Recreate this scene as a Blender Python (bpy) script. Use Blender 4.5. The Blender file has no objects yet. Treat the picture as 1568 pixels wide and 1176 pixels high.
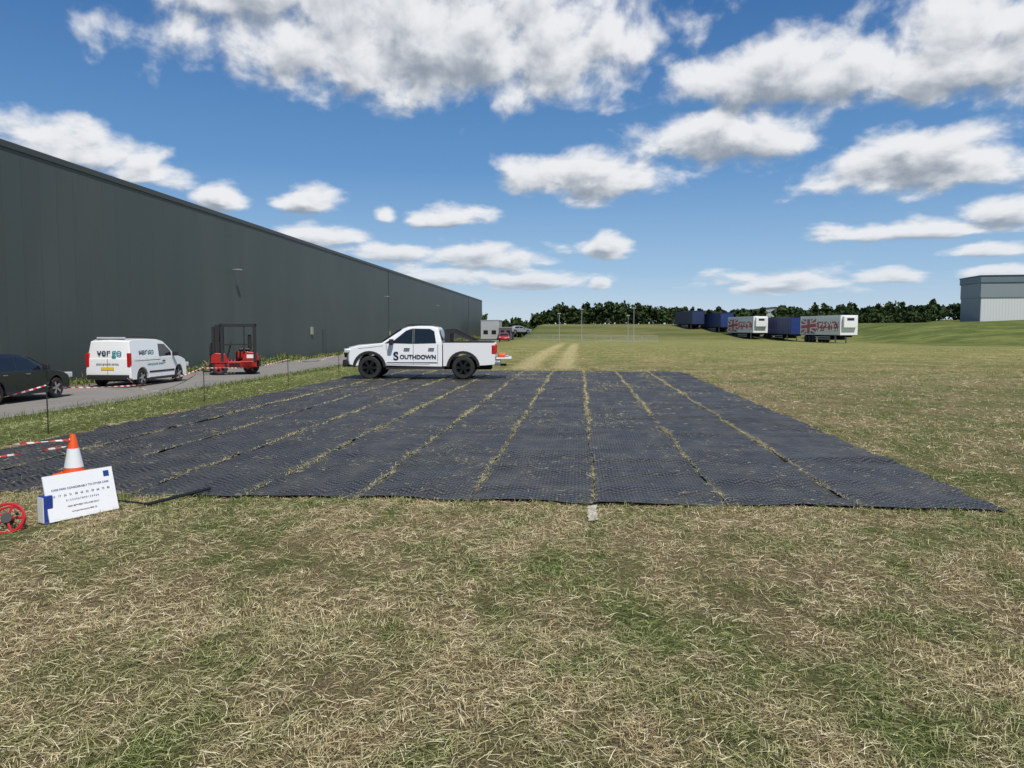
import bpy, math, random
import numpy as np
from mathutils import Vector, Matrix
random.seed(7); rng=np.random.default_rng(7)
scn=bpy.context.scene
COL=scn.collection
rad=math.radians

# ------------------------------------------------------------------ materials
def nmat(name):
    m=bpy.data.materials.new(name); m.use_nodes=True
    return m,m.node_tree,m.node_tree.nodes['Principled BSDF']
def mat(name,c,rough=.5,metal=0,noise=0,nscale=6,spec=.5,coat=0,bump=0):
    m,t,b=nmat(name)
    b.inputs['Base Color'].default_value=(*c,1)
    b.inputs['Roughness'].default_value=rough
    b.inputs['Metallic'].default_value=metal
    b.inputs['Specular IOR Level'].default_value=spec
    b.inputs['Coat Weight'].default_value=coat
    b.inputs['Coat Roughness'].default_value=.08
    if noise or bump:
        tc=t.nodes.new('ShaderNodeTexCoord'); n=t.nodes.new('ShaderNodeTexNoise')
        n.inputs['Scale'].default_value=nscale; n.inputs['Detail'].default_value=6
        t.links.new(tc.outputs['Object'],n.inputs['Vector'])
        if noise:
            mx=t.nodes.new('ShaderNodeMix'); mx.data_type='RGBA'
            mx.inputs[6].default_value=(*[x*(1-noise) for x in c],1)
            mx.inputs[7].default_value=(*[min(1,x*(1+noise)) for x in c],1)
            t.links.new(n.outputs['Fac'],mx.inputs[0]); t.links.new(mx.outputs[2],b.inputs['Base Color'])
        if bump:
            bp=t.nodes.new('ShaderNodeBump'); bp.inputs['Strength'].default_value=bump; bp.inputs['Distance'].default_value=.02
            t.links.new(n.outputs['Fac'],bp.inputs['Height']); t.links.new(bp.outputs[0],b.inputs['Normal'])
    return m
class N:
    def __init__(s,t): s.t=t
    def new(s,k,**kw):
        n=s.t.nodes.new(k)
        for a,v in kw.items(): setattr(n,a,v)
        return n
    def setin(s,sock,v):
        if hasattr(v,'is_output'): s.t.links.new(v,sock)
        else: sock.default_value=v
    def math(s,op,a,b=0,c=None,clamp=False):
        n=s.new('ShaderNodeMath',operation=op,use_clamp=clamp); s.setin(n.inputs[0],a)
        s.setin(n.inputs[1],b)
        if c is not None: s.setin(n.inputs[2],c)
        return n.outputs[0]
    def vmath(s,op,a,b=None,c=None):
        n=s.new('ShaderNodeVectorMath',operation=op); s.setin(n.inputs[0],a)
        if b is not None: s.setin(n.inputs[1],b)
        if c is not None: s.setin(n.inputs[2],c)
        return n.outputs['Value'] if op in('LENGTH','DOT_PRODUCT') else n.outputs[0]
    def mix(s,f,a,b):
        n=s.new('ShaderNodeMix',data_type='RGBA'); s.setin(n.inputs[0],f)
        s.setin(n.inputs[6],a); s.setin(n.inputs[7],b); return n.outputs[2]
    def ramp(s,v,lo,hi,a=0.,b=1.):
        n=s.new('ShaderNodeMapRange',interpolation_type='SMOOTHSTEP'); s.setin(n.inputs[0],v)
        if lo>hi: lo,hi,a,b=hi,lo,b,a
        n.inputs[1].default_value=lo;n.inputs[2].default_value=hi;n.inputs[3].default_value=a;n.inputs[4].default_value=b
        return n.outputs[0]
    def noise(s,vec,scale,detail=4,rough=.5,dist=0):
        n=s.new('ShaderNodeTexNoise'); s.setin(n.inputs['Vector'],vec)
        n.inputs['Scale'].default_value=scale; s.setin(n.inputs['Detail'],detail)
        n.inputs['Roughness'].default_value=rough;n.inputs['Distortion'].default_value=dist
        return n.outputs['Fac']
def c4(*c): return (*c,1)

M_white=mat('white_paint',(.78,.79,.80),.28,coat=.6,noise=.03,nscale=2)
M_glass=mat('tinted_glass',(.012,.016,.018),.06,spec=.8)
M_black=mat('black_plastic',(.02,.02,.022),.5,noise=.2)
M_tyre=mat('tyre_rubber',(.018,.018,.018),.8,noise=.2)
M_rimb=mat('black_alloy',(.02,.02,.022),.3,metal=.5)
M_rims=mat('silver_alloy',(.55,.56,.58),.3,metal=.8)
M_red=mat('red_lamp',(.45,.01,.01),.2)
M_clear=mat('lamp_clear',(.6,.62,.65),.1,metal=.3)
M_chrome=mat('steel',(.5,.5,.5),.3,metal=.9)
M_galv=mat('galvanised_steel',(.42,.43,.44),.5,metal=.5,noise=.1)
M_navy=mat('navy_vinyl',(.012,.02,.06),.4)
M_teal=mat('teal_vinyl',(.01,.25,.27),.4)
M_plate=mat('yellow_plate',(.7,.5,.03),.4)
M_dark=mat('underbody_dark',(.008,.008,.008),.9)
M_carblack=mat('dark_blue_paint',(.008,.011,.018),.2,coat=.8)
M_fred=mat('red_machine_paint',(.36,.013,.010),.4,coat=.2,noise=.15)
M_orange=mat('orange_plastic',(.75,.09,.01),.4,noise=.05)
M_refl=mat('white_reflective',(.72,.74,.74),.35,noise=.05)
M_rod=mat('black_tube',(.012,.012,.014),.35)
M_reel=mat('red_enamel',(.5,.01,.015),.3,coat=.4)

# ------------------------------------------------------------------ mesh helpers
def empty(name,loc=(0,0,0),rz=0):
    e=bpy.data.objects.new(name,None); COL.objects.link(e); e.location=loc; e.rotation_euler=(0,0,rz); e.empty_display_size=.3
    return e
def mk(name,vs,fs,m,parent=None,bevel=0,smooth=False,seg=2,mats=None,ang=35):
    me=bpy.data.meshes.new(name); me.from_pydata([tuple(v) for v in vs],[],fs); me.validate(); me.update()
    o=bpy.data.objects.new(name,me); COL.objects.link(o)
    for x in (mats or [m]): me.materials.append(x)
    if parent: o.parent=parent
    if bevel:
        b=o.modifiers.new('bevel','BEVEL'); b.width=bevel; b.segments=seg; b.limit_method='ANGLE'; b.angle_limit=rad(30)
    if smooth or bevel:
        for p in me.polygons: p.use_smooth=True
        if bevel:
            w=o.modifiers.new('wn','WEIGHTED_NORMAL'); w.keep_sharp=True
        else:
            try: me.set_sharp_from_angle(angle=rad(ang))
            except Exception: pass
    return o
def box(name,x0,x1,y0,y1,z0,z1,m,parent=None,bevel=0,rot=None,piv=None):
    vs=[(x,y,z) for x in(x0,x1) for y in(y0,y1) for z in(z0,z1)]
    fs=[(0,1,3,2),(4,6,7,5),(0,4,5,1),(2,3,7,6),(0,2,6,4),(1,5,7,3)]
    if rot:
        R=Matrix.Rotation(rot[0],3,rot[1]); p=Vector(piv or ((x0+x1)/2,(y0+y1)/2,(z0+z1)/2))
        vs=[tuple(R@(Vector(v)-p)+p) for v in vs]
    return mk(name,vs,fs,m,parent,bevel)
def joinboxes(name,boxes,m,parent=None,bevel=0):
    V=[];Fc=[]
    for (x0,x1,y0,y1,z0,z1) in boxes:
        b=len(V); V+=[(x,y,z) for x in(x0,x1) for y in(y0,y1) for z in(z0,z1)]
        Fc+=[tuple(b+i for i in f) for f in [(0,1,3,2),(4,6,7,5),(0,4,5,1),(2,3,7,6),(0,2,6,4),(1,5,7,3)]]
    return mk(name,V,Fc,m,parent,bevel)
def tube(name,pts,r,m,parent=None,seg=8,closed=False):
    V=[];Fc=[]; P=[Vector(p) for p in pts]; n=len(P)
    for i,p in enumerate(P):
        if closed: d=(P[(i+1)%n]-P[i-1])
        else: d=(P[min(i+1,n-1)]-P[max(i-1,0)])
        d.normalize(); up=Vector((0,0,1)) if abs(d.z)<.9 else Vector((1,0,0))
        a=d.cross(up).normalized(); b=d.cross(a)
        for k in range(seg):
            t=2*math.pi*k/seg; V.append(p+(a*math.cos(t)+b*math.sin(t))*r)
    for i in range(n if closed else n-1):
        j=(i+1)%n
        for k in range(seg):
            k2=(k+1)%seg; Fc.append((i*seg+k,i*seg+k2,j*seg+k2,j*seg+k))
    if not closed:
        Fc.append(tuple(range(seg))[::-1]); Fc.append(tuple((n-1)*seg+k for k in range(seg)))
    return mk(name,V,Fc,m,parent,smooth=True)
def lathe_y(name,prof,cx,cy,cz,m,parent=None,seg=28,sgn=1):
    V=[];Fc=[]
    for r,y in prof:
        for k in range(seg):
            t=2*math.pi*k/seg; V.append((cx+r*math.cos(t),cy+sgn*y,cz+r*math.sin(t)))
    n=len(prof)
    for i in range(n-1):
        for k in range(seg):
            k2=(k+1)%seg; Fc.append((i*seg+k,i*seg+k2,(i+1)*seg+k2,(i+1)*seg+k))
    return mk(name,V,Fc,m,parent,smooth=True,ang=40)
def lathe_z(name,prof,loc,m,parent=None,seg=28):
    V=[];Fc=[]
    for r,z in prof:
        for k in range(seg):
            t=2*math.pi*k/seg; V.append((loc[0]+r*math.cos(t),loc[1]+r*math.sin(t),loc[2]+z))
    for i in range(len(prof)-1):
        for k in range(seg):
            k2=(k+1)%seg; Fc.append((i*seg+k,i*seg+k2,(i+1)*seg+k2,(i+1)*seg+k))
    return mk(name,V,Fc,m,parent,smooth=True,ang=40)
def wheel(name,x,y,r,w,sgn,rim,parent,spokes=6,z=None):
    z=r if z is None else z
    tw=w/2
    lathe_y(name+'_tyre',[(r*.62,-tw),(r*.9,-tw),(r*.98,-tw*.75),(r,-tw*.3),(r,tw*.3),(r*.98,tw*.75),(r*.9,tw),(r*.66,tw),(r*.63,tw*.8)],x,y,z,M_tyre,parent,sgn=sgn)
    lathe_y(name+'_rim',[(r*.66,tw*1.0),(r*.62,tw*.95),(r*.58,tw*.2),(r*.2,tw*.1),(.001,tw*.1)],x,y,z,M_dark if rim is M_rimb else M_black,parent,sgn=sgn)
    V=[];Fc=[]
    for k in range(spokes):
        t=2*math.pi*k/spokes
        for (rr,ww) in((.05*r,.07*r),(.64*r,.13*r)):
            for s in(-1,1):
                for yy in(tw*.55,tw*.9):
                    V.append((x+rr*math.cos(t)-s*ww*math.sin(t),y+sgn*yy,z+rr*math.sin(t)+s*ww*math.cos(t)))
        b=k*8
        Fc+=[tuple(b+i for i in f) for f in [(0,1,3,2),(4,6,7,5),(0,4,5,1),(2,3,7,6),(0,2,6,4),(1,5,7,3)]]
    mk(name+'_spokes',V,Fc,rim,parent)
    lathe_y(name+'_hub',[(r*.18,tw*.5),(r*.17,tw*.98),(.001,tw*1.0)],x,y,z,rim,parent,seg=14,sgn=sgn)
def prism(name,poly,W,m,parent,deform=None,ts=(-1,-.93,-.75,-.4,0,.4,.75,.93,1),bevel=.02,seg=2,ymid=0):
    n=len(poly);V=[];Fc=[]
    for t in ts:
        for (x,z) in poly:
            v=(x,ymid+t*W,z)
            V.append(deform(v,t) if deform else v)
    for j in range(len(ts)-1):
        for i in range(n):
            k=(i+1)%n; Fc.append((j*n+i,j*n+k,(j+1)*n+k,(j+1)*n+i))
    Fc.append(tuple(range(n))[::-1]); Fc.append(tuple((len(ts)-1)*n+i for i in range(n)))
    o=mk(name,V,Fc,m,parent,bevel,seg=seg)
    import bmesh
    bm=bmesh.new(); bm.from_mesh(o.data); bmesh.ops.recalc_face_normals(bm,faces=bm.faces); bm.to_mesh(o.data); bm.free()
    return o
def arc(cx,cz,r,zs,n=10):
    a0=math.asin(max(-1,min(1,(zs-cz)/r)))
    pts=[]
    for i in range(n+1):
        a=(math.pi-a0)-(math.pi-2*a0)*i/n
        pts.append((cx+r*math.cos(a),cz+r*math.sin(a)))
    return pts
def panel(name,poly,W,sgn,m,parent,deform=None,off=.004,th=.012):
    V=[];n=len(poly)
    for d in (off,off-th):
        for (x,z) in poly:
            v=(x,sgn*W,z); v=deform(v,sgn) if deform else v
            V.append((v[0],v[1]+sgn*d,v[2]))
    Fc=[tuple(range(n)),tuple(range(2*n-1,n-1,-1))]+[(i,i+n,(i+1)%n+n,(i+1)%n) for i in range(n)]
    if sgn>0: Fc=[f[::-1] for f in Fc]
    return mk(name,V,Fc,m,parent)
def quadp(name,pts,m,parent,th=.01):
    P=[Vector(p) for p in pts]; n=(P[1]-P[0]).cross(P[2]-P[0]).normalized()
    V=[p for p in P]+[p-n*th for p in P]; k=len(P)
    Fc=[tuple(range(k)),tuple(range(2*k-1,k-1,-1))]+[(i,i+k,(i+1)%k+k,(i+1)%k) for i in range(k)]
    return mk(name,V,Fc,m,parent)
def text(name,s,size,loc,rot,m,parent,bold=.0,ax='CENTER',sx=1):
    cu=bpy.data.curves.new(name,'FONT'); cu.body=s; cu.size=size; cu.align_x=ax; cu.extrude=.002; cu.offset=bold
    cu.materials.append(m)
    o=bpy.data.objects.new(name,cu); COL.objects.link(o); o.location=loc; o.rotation_euler=rot; o.parent=parent; o.scale=(sx,1,1)
    return o

# ------------------------------------------------------------------ terrain
def ss(a,b,x):
    t=np.clip((x-a)/(b-a),0,1); return t*t*(3-2*t)
def height(x,y):
    x=np.asarray(x,float);y=np.asarray(y,float)
    h=-.3*ss(55,105,y)
    toe=125-35*ss(38,60,x)
    h=h+3.1*ss(0,1,(y-toe)/58)*ss(-16,-8,x)
    h=h+(1.5*ss(60,110,x)*ss(70,120,y))
    w=1-ss(-14.1,-9.2,x)
    h=h*(1-w)+(-.47)*w
    h=h+.02*np.sin(x*.9+1)*np.sin(y*.7)*ss(34,42,y)*(1-w)
    return h
def grid_axis(fine0,fine1,step,far,grow=1.18):
    a=list(np.arange(fine0,fine1+1e-6,step)); s=step
    while a[-1]<far[1]: s*=grow; a.append(a[-1]+s)
    s=step
    while a[0]>far[0]: s*=grow; a.insert(0,a[0]-s)
    return np.array(a)
gx=grid_axis(-24,8,.5,(-3000,3000),1.09); gy=grid_axis(-4,40,.5,(-600,4000),1.06)
X,Y=np.meshgrid(gx,gy); Z=height(X,Y)
nx,ny=len(gx),len(gy)
V=np.stack([X.ravel(),Y.ravel(),Z.ravel()],1)
idx=np.arange(nx*ny).reshape(ny,nx)
Fq=np.stack([idx[:-1,:-1].ravel(),idx[:-1,1:].ravel(),idx[1:,1:].ravel(),idx[1:,:-1].ravel()],1)
def npmesh(name,V,F,m,smooth=False,attr=None):
    me=bpy.data.meshes.new(name); k=F.shape[1]
    me.vertices.add(len(V)); me.vertices.foreach_set('co',V.astype(np.float32).ravel())
    me.loops.add(F.size); me.loops.foreach_set('vertex_index',F.astype(np.int32).ravel())
    me.polygons.add(len(F)); me.polygons.foreach_set('loop_start',np.arange(0,F.size,k,dtype=np.int32))
    if smooth: me.polygons.foreach_set('use_smooth',np.ones(len(F),dtype=bool))
    if attr is not None:
        a=me.attributes.new('rnd','FLOAT','POINT'); a.data.foreach_set('value',attr.astype(np.float32))
    me.update(calc_edges=True); me.materials.append(m)
    o=bpy.data.objects.new(name,me); COL.objects.link(o); return o

def grass_fields(n):
    """shared green / straw field from world position"""
    g=n.new('ShaderNodeNewGeometry').outputs['Position']
    p=n.vmath('MULTIPLY',g,(1,1,0))
    big=n.noise(p,.33,5,.66)
    p2=n.vmath('MULTIPLY',g,(1.6,.8,0))
    mid=n.noise(p2,1.5,5,.68)
    sep=n.new('ShaderNodeSeparateXYZ'); n.setin(sep.inputs[0],g)
    x,y=sep.outputs[0],sep.outputs[1]
    far=n.ramp(y,12,90,.012,.085)
    v=n.math('ADD',n.math('MULTIPLY',big,.5),n.math('MULTIPLY',mid,.5))
    v=n.math('ADD',v,far)
    v=n.math('ADD',v,n.ramp(x,-9.0,-8.3,.16,0))
    fac=n.ramp(v,.45,.61)
    return g,p,x,y,fac,mid
m,t,b=nmat('dry_grass_ground'); n=N(t)
g,p,x,y,fac,mid=grass_fields(n)
fine=n.noise(p,55,5,.75); fine2=n.noise(n.vmath('MULTIPLY',g,(1,.35,0)),9,4,.7)
fr_=n.ramp(fine,.32,.68)
straw=n.mix(fr_,c4(.07,.05,.025),c4(.46,.38,.20))
green=n.mix(fr_,c4(.03,.045,.010),c4(.24,.265,.09))
colr=n.mix(fac,straw,green)
soil=n.ramp(n.noise(p,1.7,5,.7),.54,.68)
near=n.ramp(y,9,30,.6,.0)
colr=n.mix(n.math('MULTIPLY',soil,near),colr,n.mix(fr_,c4(.055,.038,.022),c4(.20,.15,.085)))
farf=n.ramp(y,15,60)
avg=n.mix(fac,c4(.37,.30,.12),c4(.165,.19,.055))
avg=n.mix(n.ramp(fine2,.35,.7,0,.45),avg,c4(.42,.355,.16))
avg=n.mix(n.ramp(n.noise(p,1.3,6,.78),.5,.64,0,.65),avg,c4(.09,.125,.028))
avg=n.mix(n.ramp(n.noise(n.vmath('MULTIPLY',g,(.25,1,0)),.35,5,.7),.52,.64,0,.45),avg,c4(.36,.30,.13))
colr=n.mix(farf,colr,avg)
def track(x0,wd):
    d=n.math('ABSOLUTE',n.math('SUBTRACT',n.math('ADD',x,n.math('MULTIPLY',fine2,.9)),x0+.45))
    return n.ramp(d,wd*.2,wd*1.2,1,0)
tr=n.math('MAXIMUM',track(-2.5,.75),track(-.7,.65))
tr=n.math('MULTIPLY',tr,n.math('MULTIPLY',n.ramp(y,31,36),n.ramp(y,85,120,1,0)))
colr=n.mix(n.math('MULTIPLY',tr,.7),colr,c4(.52,.44,.22))
bank=n.ramp(y,118,150)
colr=n.mix(n.math('MULTIPLY',bank,.85),colr,n.mix(n.ramp(n.noise(n.vmath('MULTIPLY',g,(.4,1,0)),.12,5,.65),.4,.6),c4(.075,.10,.026),c4(.17,.155,.06)))
# greener embankment on the right
emb=n.math('MULTIPLY',n.ramp(n.math('ADD',x,n.math('MULTIPLY',mid,6)),40,50),n.ramp(n.math('ADD',y,n.math('MULTIPLY',mid,10)),92,102))
colr=n.mix(n.math('MULTIPLY',emb,.85),colr,n.mix(n.ramp(n.noise(n.vmath('MULTIPLY',g,(.5,1,0)),.3,5,.7),.42,.62),c4(.065,.10,.022),c4(.17,.19,.05)))
n.setin(b.inputs['Base Color'],colr); b.inputs['Roughness'].default_value=.95; b.inputs['Specular IOR Level'].default_value=.1
bp=n.new('ShaderNodeBump'); bp.inputs['Strength'].default_value=1.0; bp.inputs['Distance'].default_value=.05
n.setin(bp.inputs['Height'],fine); t.links.new(bp.outputs[0],b.inputs['Normal'])
M_ground=m
npmesh('ground',V,Fq,M_ground,True)

m,t,b=nmat('grass_blades'); n=N(t)
g,p,x,y,fac,mid=grass_fields(n)
at=n.new('ShaderNodeAttribute',attribute_name='rnd').outputs['Fac']
straw=n.new('ShaderNodeValToRGB'); n.setin(straw.inputs[0],at)
cr=straw.color_ramp; cr.elements[0].color=c4(.15,.11,.055); cr.elements[1].color=c4(.92,.84,.60)
e=cr.elements.new(.35); e.color=c4(.38,.30,.15); e=cr.elements.new(.75); e.color=c4(.62,.52,.29)
gr=n.new('ShaderNodeValToRGB'); n.setin(gr.inputs[0],at)
cr=gr.color_ramp; cr.elements[0].color=c4(.055,.085,.02); cr.elements[1].color=c4(.68,.62,.36)
e=cr.elements.new(.45); e.color=c4(.15,.20,.05); e=cr.elements.new(.75); e.color=c4(.30,.33,.12)
n.setin(b.inputs['Base Color'],n.mix(fac,straw.outputs[0],gr.outputs[0]))
b.inputs['Roughness'].default_value=.7; b.inputs['Specular IOR Level'].default_value=.25
M_blade=m
def gmat(name,a,b_,c):
    m,t,b=nmat(name); n=N(t)
    at=n.new('ShaderNodeAttribute',attribute_name='rnd').outputs['Fac']
    r=n.new('ShaderNodeValToRGB'); n.setin(r.inputs[0],at)
    r.color_ramp.elements[0].color=c4(*a); r.color_ramp.elements[1].color=c4(*c); e=r.color_ramp.elements.new(.5); e.color=c4(*b_)
    n.setin(b.inputs['Base Color'],r.outputs[0]); b.inputs['Roughness'].default_value=.8; b.inputs['Specular IOR Level'].default_value=.2
    return m
M_weed=gmat('weed_leaves',(.04,.07,.015),(.11,.16,.04),(.32,.30,.12))
M_strawseam=gmat('straw_in_seams',(.13,.13,.04),(.42,.36,.17),(.74,.66,.42))
M_tuft=gmat('green_tufts',(.05,.08,.018),(.13,.18,.045),(.40,.40,.17))

def blades(px,py,pz,L,Wd,inc,az,bend):
    k=len(px); d=np.stack([np.cos(az)*np.cos(inc),np.sin(az)*np.cos(inc),np.sin(inc)],1)
    s=np.stack([-np.sin(az),np.cos(az),np.zeros(k)],1)
    tw=rng.uniform(-.8,.8,k); s=s*np.cos(tw)[:,None]; s[:,2]=np.sin(tw)
    P=np.stack([px,py,pz],1)
    mid=P+d*(L*.55)[:,None]
    d2=d.copy(); d2[:,2]-=bend; d2/=np.linalg.norm(d2,axis=1)[:,None]
    tip=mid+d2*(L*.45)[:,None]
    w=Wd[:,None]/2
    V=np.stack([P-s*w,P+s*w,mid-s*w*.8,mid+s*w*.8,tip-s*w*.15,tip+s*w*.15],1).reshape(-1,3)
    b=np.arange(k)*6
    F=np.concatenate([np.stack([b,b+1,b+3,b+2],1),np.stack([b+2,b+3,b+5,b+4],1)])
    r=np.repeat(rng.random(k),6)
    return V,F,r
def merge(parts):
    VV=[];FF=[];RR=[];o=0
    for V,F,r in parts:
        VV.append(V);FF.append(F+o);RR.append(r);o+=len(V)
    return np.concatenate(VV),np.concatenate(FF),np.concatenate(RR)
MX0,MX1,MY0,MY1=-8.38,4.12,7.68,31.8
def vnoise(x,y,s,seed=0):
    x=x*s+seed*17.3;y=y*s+seed*5.1
    xi=np.floor(x).astype(int);yi=np.floor(y).astype(int);fx=x-xi;fy=y-yi
    fx=fx*fx*(3-2*fx);fy=fy*fy*(3-2*fy)
    def h(a,b):
        v=np.sin(a*127.1+b*311.7+seed*3.3)*43758.5453; return v-np.floor(v)
    return (h(xi,yi)*(1-fx)+h(xi+1,yi)*fx)*(1-fy)+(h(xi,yi+1)*(1-fx)+h(xi+1,yi+1)*fx)*fy
def wedge(y0,y1,num,xl=-.92,xr=.72,pad=.8):
    yy=np.sqrt(rng.uniform(y0*y0,y1*y1,num)); xx=rng.uniform(0,1,num)*( (xr-xl)*yy+2*pad)+xl*yy-pad
    ok=~((xx>MX0+.02)&(xx<MX1-.02)&(yy>MY0+.03)&(yy<MY1-.03))
    ok&=(xx>-13.9)|(yy<1)
    return xx[ok],yy[ok]
parts=[]
for (y0,y1,num,sc) in [(1.9,4.4,150000,.95),(4.4,8.2,220000,1.05),(8.2,16,130000,1.7),(16,34,110000,2.5),(34,75,70000,4.0)]:
    xx,yy=wedge(y0,y1,num); k=len(xx)
    pat=vnoise(xx,yy,1.3,1)*.40+vnoise(xx,yy,4.5,2)*.3+vnoise(xx,yy,12,21)*.30
    keep=rng.random(k)<np.clip((pat-.12)*1.8,.12,1); xx,yy,pat=xx[keep],yy[keep],pat[keep]; k=len(xx)
    up=rng.random(k)<.15+.45*(pat>.62)
    L=np.where(up,rng.uniform(.02,.055,k),rng.uniform(.025,.11,k))*min(sc,2.2)**.6
    W=rng.uniform(.0013,.0038,k)*sc**1.1
    inc=np.where(up,rng.uniform(.6,1.35,k),rng.uniform(-.02,.40,k))
    flow=vnoise(xx,yy,2.6,11)*14.0+vnoise(xx,yy,.6,12)*8
    az=np.where(rng.random(k)<.4,flow+rng.normal(0,.5,k)+math.pi*(rng.random(k)<.5),rng.uniform(0,6.283,k))
    zz=height(xx,yy)+rng.uniform(.0,.03,k)*(pat+.2)
    parts.append(blades(xx,yy,zz,L,W,inc,az,np.where(up,.5,.25)))
V_,F_,R_=merge(parts); npmesh('grass',V_,F_,M_blade,False,R_)
parts=[]
cx,cy=wedge(2.0,26,520)
for (ex,ey) in [(rng.uniform(-8.3,4.3),7.58+rng.normal(0,.08)) for _ in range(60)]: cx=np.append(cx,ex);cy=np.append(cy,ey)
for _ in range(70): cx=np.append(cx,MX0-abs(rng.normal(0,.25)));cy=np.append(cy,rng.uniform(7,32))
for _ in range(40): cx=np.append(cx,MX1+abs(rng.normal(0,.12)));cy=np.append(cy,rng.uniform(7.5,32))
cnt=rng.integers(8,30,len(cx)); X0=np.repeat(cx,cnt);Y0=np.repeat(cy,cnt);k=len(X0)
xx=X0+rng.normal(0,.07,k);yy=Y0+rng.normal(0,.05,k)
parts.append(blades(xx,yy,height(xx,yy),rng.uniform(.03,.11,k),rng.uniform(.0025,.005,k),rng.uniform(.5,1.4,k),rng.uniform(0,6.28,k),np.full(k,.7)))
V_,F_,R_=merge(parts); npmesh('grass_tufts',V_,F_,M_tuft,False,R_)

# ------------------------------------------------------------------ ground mats
m,t,b=nmat('woven_mat'); n=N(t)
g=n.new('ShaderNodeNewGeometry').outputs['Position']
sep=n.new('ShaderNodeSeparateXYZ'); n.setin(sep.inputs[0],g)
warp=n.math('MULTIPLY',n.noise(g,2.5,2,.5),.10)
tri=n.math('PINGPONG',sep.outputs[0],.16)
zig=n.math('ADD',n.math('ADD',sep.outputs[1],n.math('MULTIPLY',tri,.8)),warp)
wy=n.math('SINE',n.math('MULTIPLY',zig,2*math.pi/.095))
wx=n.math('SINE',n.math('MULTIPLY',sep.outputs[0],2*math.pi/.04))
weave=n.math('MULTIPLY',n.math('ADD',wy,1),n.math('ADD',n.math('MULTIPLY',wx,.3),.7))
dustn=n.noise(n.vmath('MULTIPLY',g,(1.2,.7,0)),1.6,6,.7)
cross=n.noise(n.vmath('MULTIPLY',g,(.7,5,0)),1.2,5,.65)
base=n.mix(n.ramp(weave,.2,1.6),c4(.013,.0135,.0145),c4(.088,.089,.091))
base=n.mix(n.ramp(dustn,.40,.72,0,.45),base,c4(.13,.123,.10))
speck=n.noise(g,40,3,.7)
base=n.mix(n.ramp(speck,.61,.70,0,.5),base,c4(.36,.31,.18))
n.setin(b.inputs['Base Color'],base); n.setin(b.inputs['Roughness'],n.ramp(cross,.3,.7,.38,.60)); b.inputs['Specular IOR Level'].default_value=.42
bp=n.new('ShaderNodeBump'); bp.inputs['Strength'].default_value=.9; bp.inputs['Distance'].default_value=.010
n.setin(bp.inputs['Height'],weave)
bp2=n.new('ShaderNodeBump'); bp2.inputs['Strength'].default_value=.6; bp2.inputs['Distance'].default_value=.05
n.setin(bp2.inputs['Height'],cross); t.links.new(bp.outputs[0],bp2.inputs['Normal']); t.links.new(bp2.outputs[0],b.inputs['Normal'])
M_mat=m
seams=[-8.38,-7.12,-5.92,-4.7,-3.5,-2.29,-1.10,.16,1.45,2.73,4.12]
EM=empty('ground_mat',(0,0,0))
ys=np.concatenate([np.arange(7.68,16,.04),np.arange(16,31.8,.08)])
def edge(k_,yy_): return (.018*np.sin(yy_*1.3+k_*2)+.012*np.sin(yy_*3.1+k_))
for i in range(10):
    x0,x1=seams[i]+.006,seams[i+1]-.006
    xs=np.linspace(x0,x1,22); XX,YY=np.meshgrid(xs,ys)
    u=(XX-x0)/(x1-x0)
    XX=XX+edge(i,YY)*(1-u)+edge(i+1,YY)*u
    r=vnoise(XX*.8,YY*3.2,1,3+i)-.5
    r2=vnoise(XX+YY*.7,YY*5-XX,1.1,30+i)-.5
    ZZ=.022+.038*r*(.5+vnoise(XX,YY,.5,60+i))+.020*r2+.008*np.sin(u*math.pi)
    for k in range(10):
        yj=7.68+2.43*(k+1)+.35*math.sin(i*2.3+k)*(.6)
        dy=YY-yj-.03*np.sin(XX*4+k)
        ZZ=ZZ+.022*np.clip(1-np.abs(dy-.16)/.18,0,1)*(dy>0)
    # lifted leading edge in places
    ZZ=ZZ+np.where(YY<8.0,.035*np.clip(vnoise(XX,XX*0,1.6,91)-.45,0,1)*(8.0-YY)/.32,0)
    ZZ=np.maximum(ZZ,.008)
    YY=YY+np.where(YY<8.2,(.14*(vnoise(XX,XX*0,2.2,80)-.5)+.06*np.sin(i*1.7))*(8.2-YY)/.52,0)
    nn=len(xs);mm_=len(ys);idx=np.arange(nn*mm_).reshape(mm_,nn)
    Fm=np.stack([idx[:-1,:-1].ravel(),idx[:-1,1:].ravel(),idx[1:,1:].ravel(),idx[1:,:-1].ravel()],1)
    o=npmesh('mat_strip_%d'%(i+1),np.stack([XX.ravel(),YY.ravel(),ZZ.ravel()],1),Fm,M_mat,True); o.parent=EM
parts=[]
for i,sx in enumerate(seams[1:-1]):
    k=8500; yy=7.6+24.2*rng.random(k); dens=vnoise(yy*0+i*9,yy,.9,5+i)*.5+vnoise(yy*0+i*3,yy,3.5,9+i)*.5
    keep=rng.random(k)<np.clip((dens-.26)*1.7,0.08,1); yy=yy[keep];dens=dens[keep];k=len(yy)
    sd=.008+.036*dens**2*(1.6 if i in(3,4,5) else 1)
    xx=sx+edge(i+1,yy)+rng.normal(0,1,k)*sd
    far=np.clip(yy/10,1,2.2)
    parts.append(blades(xx,yy,.022+rng.uniform(0,.02,k),rng.uniform(.025,.08,k),rng.uniform(.0015,.004,k)*far,rng.uniform(-.05,.8,k),rng.normal(math.pi/2,1.1,k)+math.pi*(rng.random(k)<.5),np.full(k,.4)))
k=80000; xx=rng.uniform(MX0,MX1,k); yy=rng.uniform(7.7,31.6,k); kp=rng.random(k)<np.clip(vnoise(xx,yy,1.2,44)*vnoise(xx,yy,4,45)*2.8-.6,.03,1); xx,yy=xx[kp],yy[kp];k=len(xx)
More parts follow.
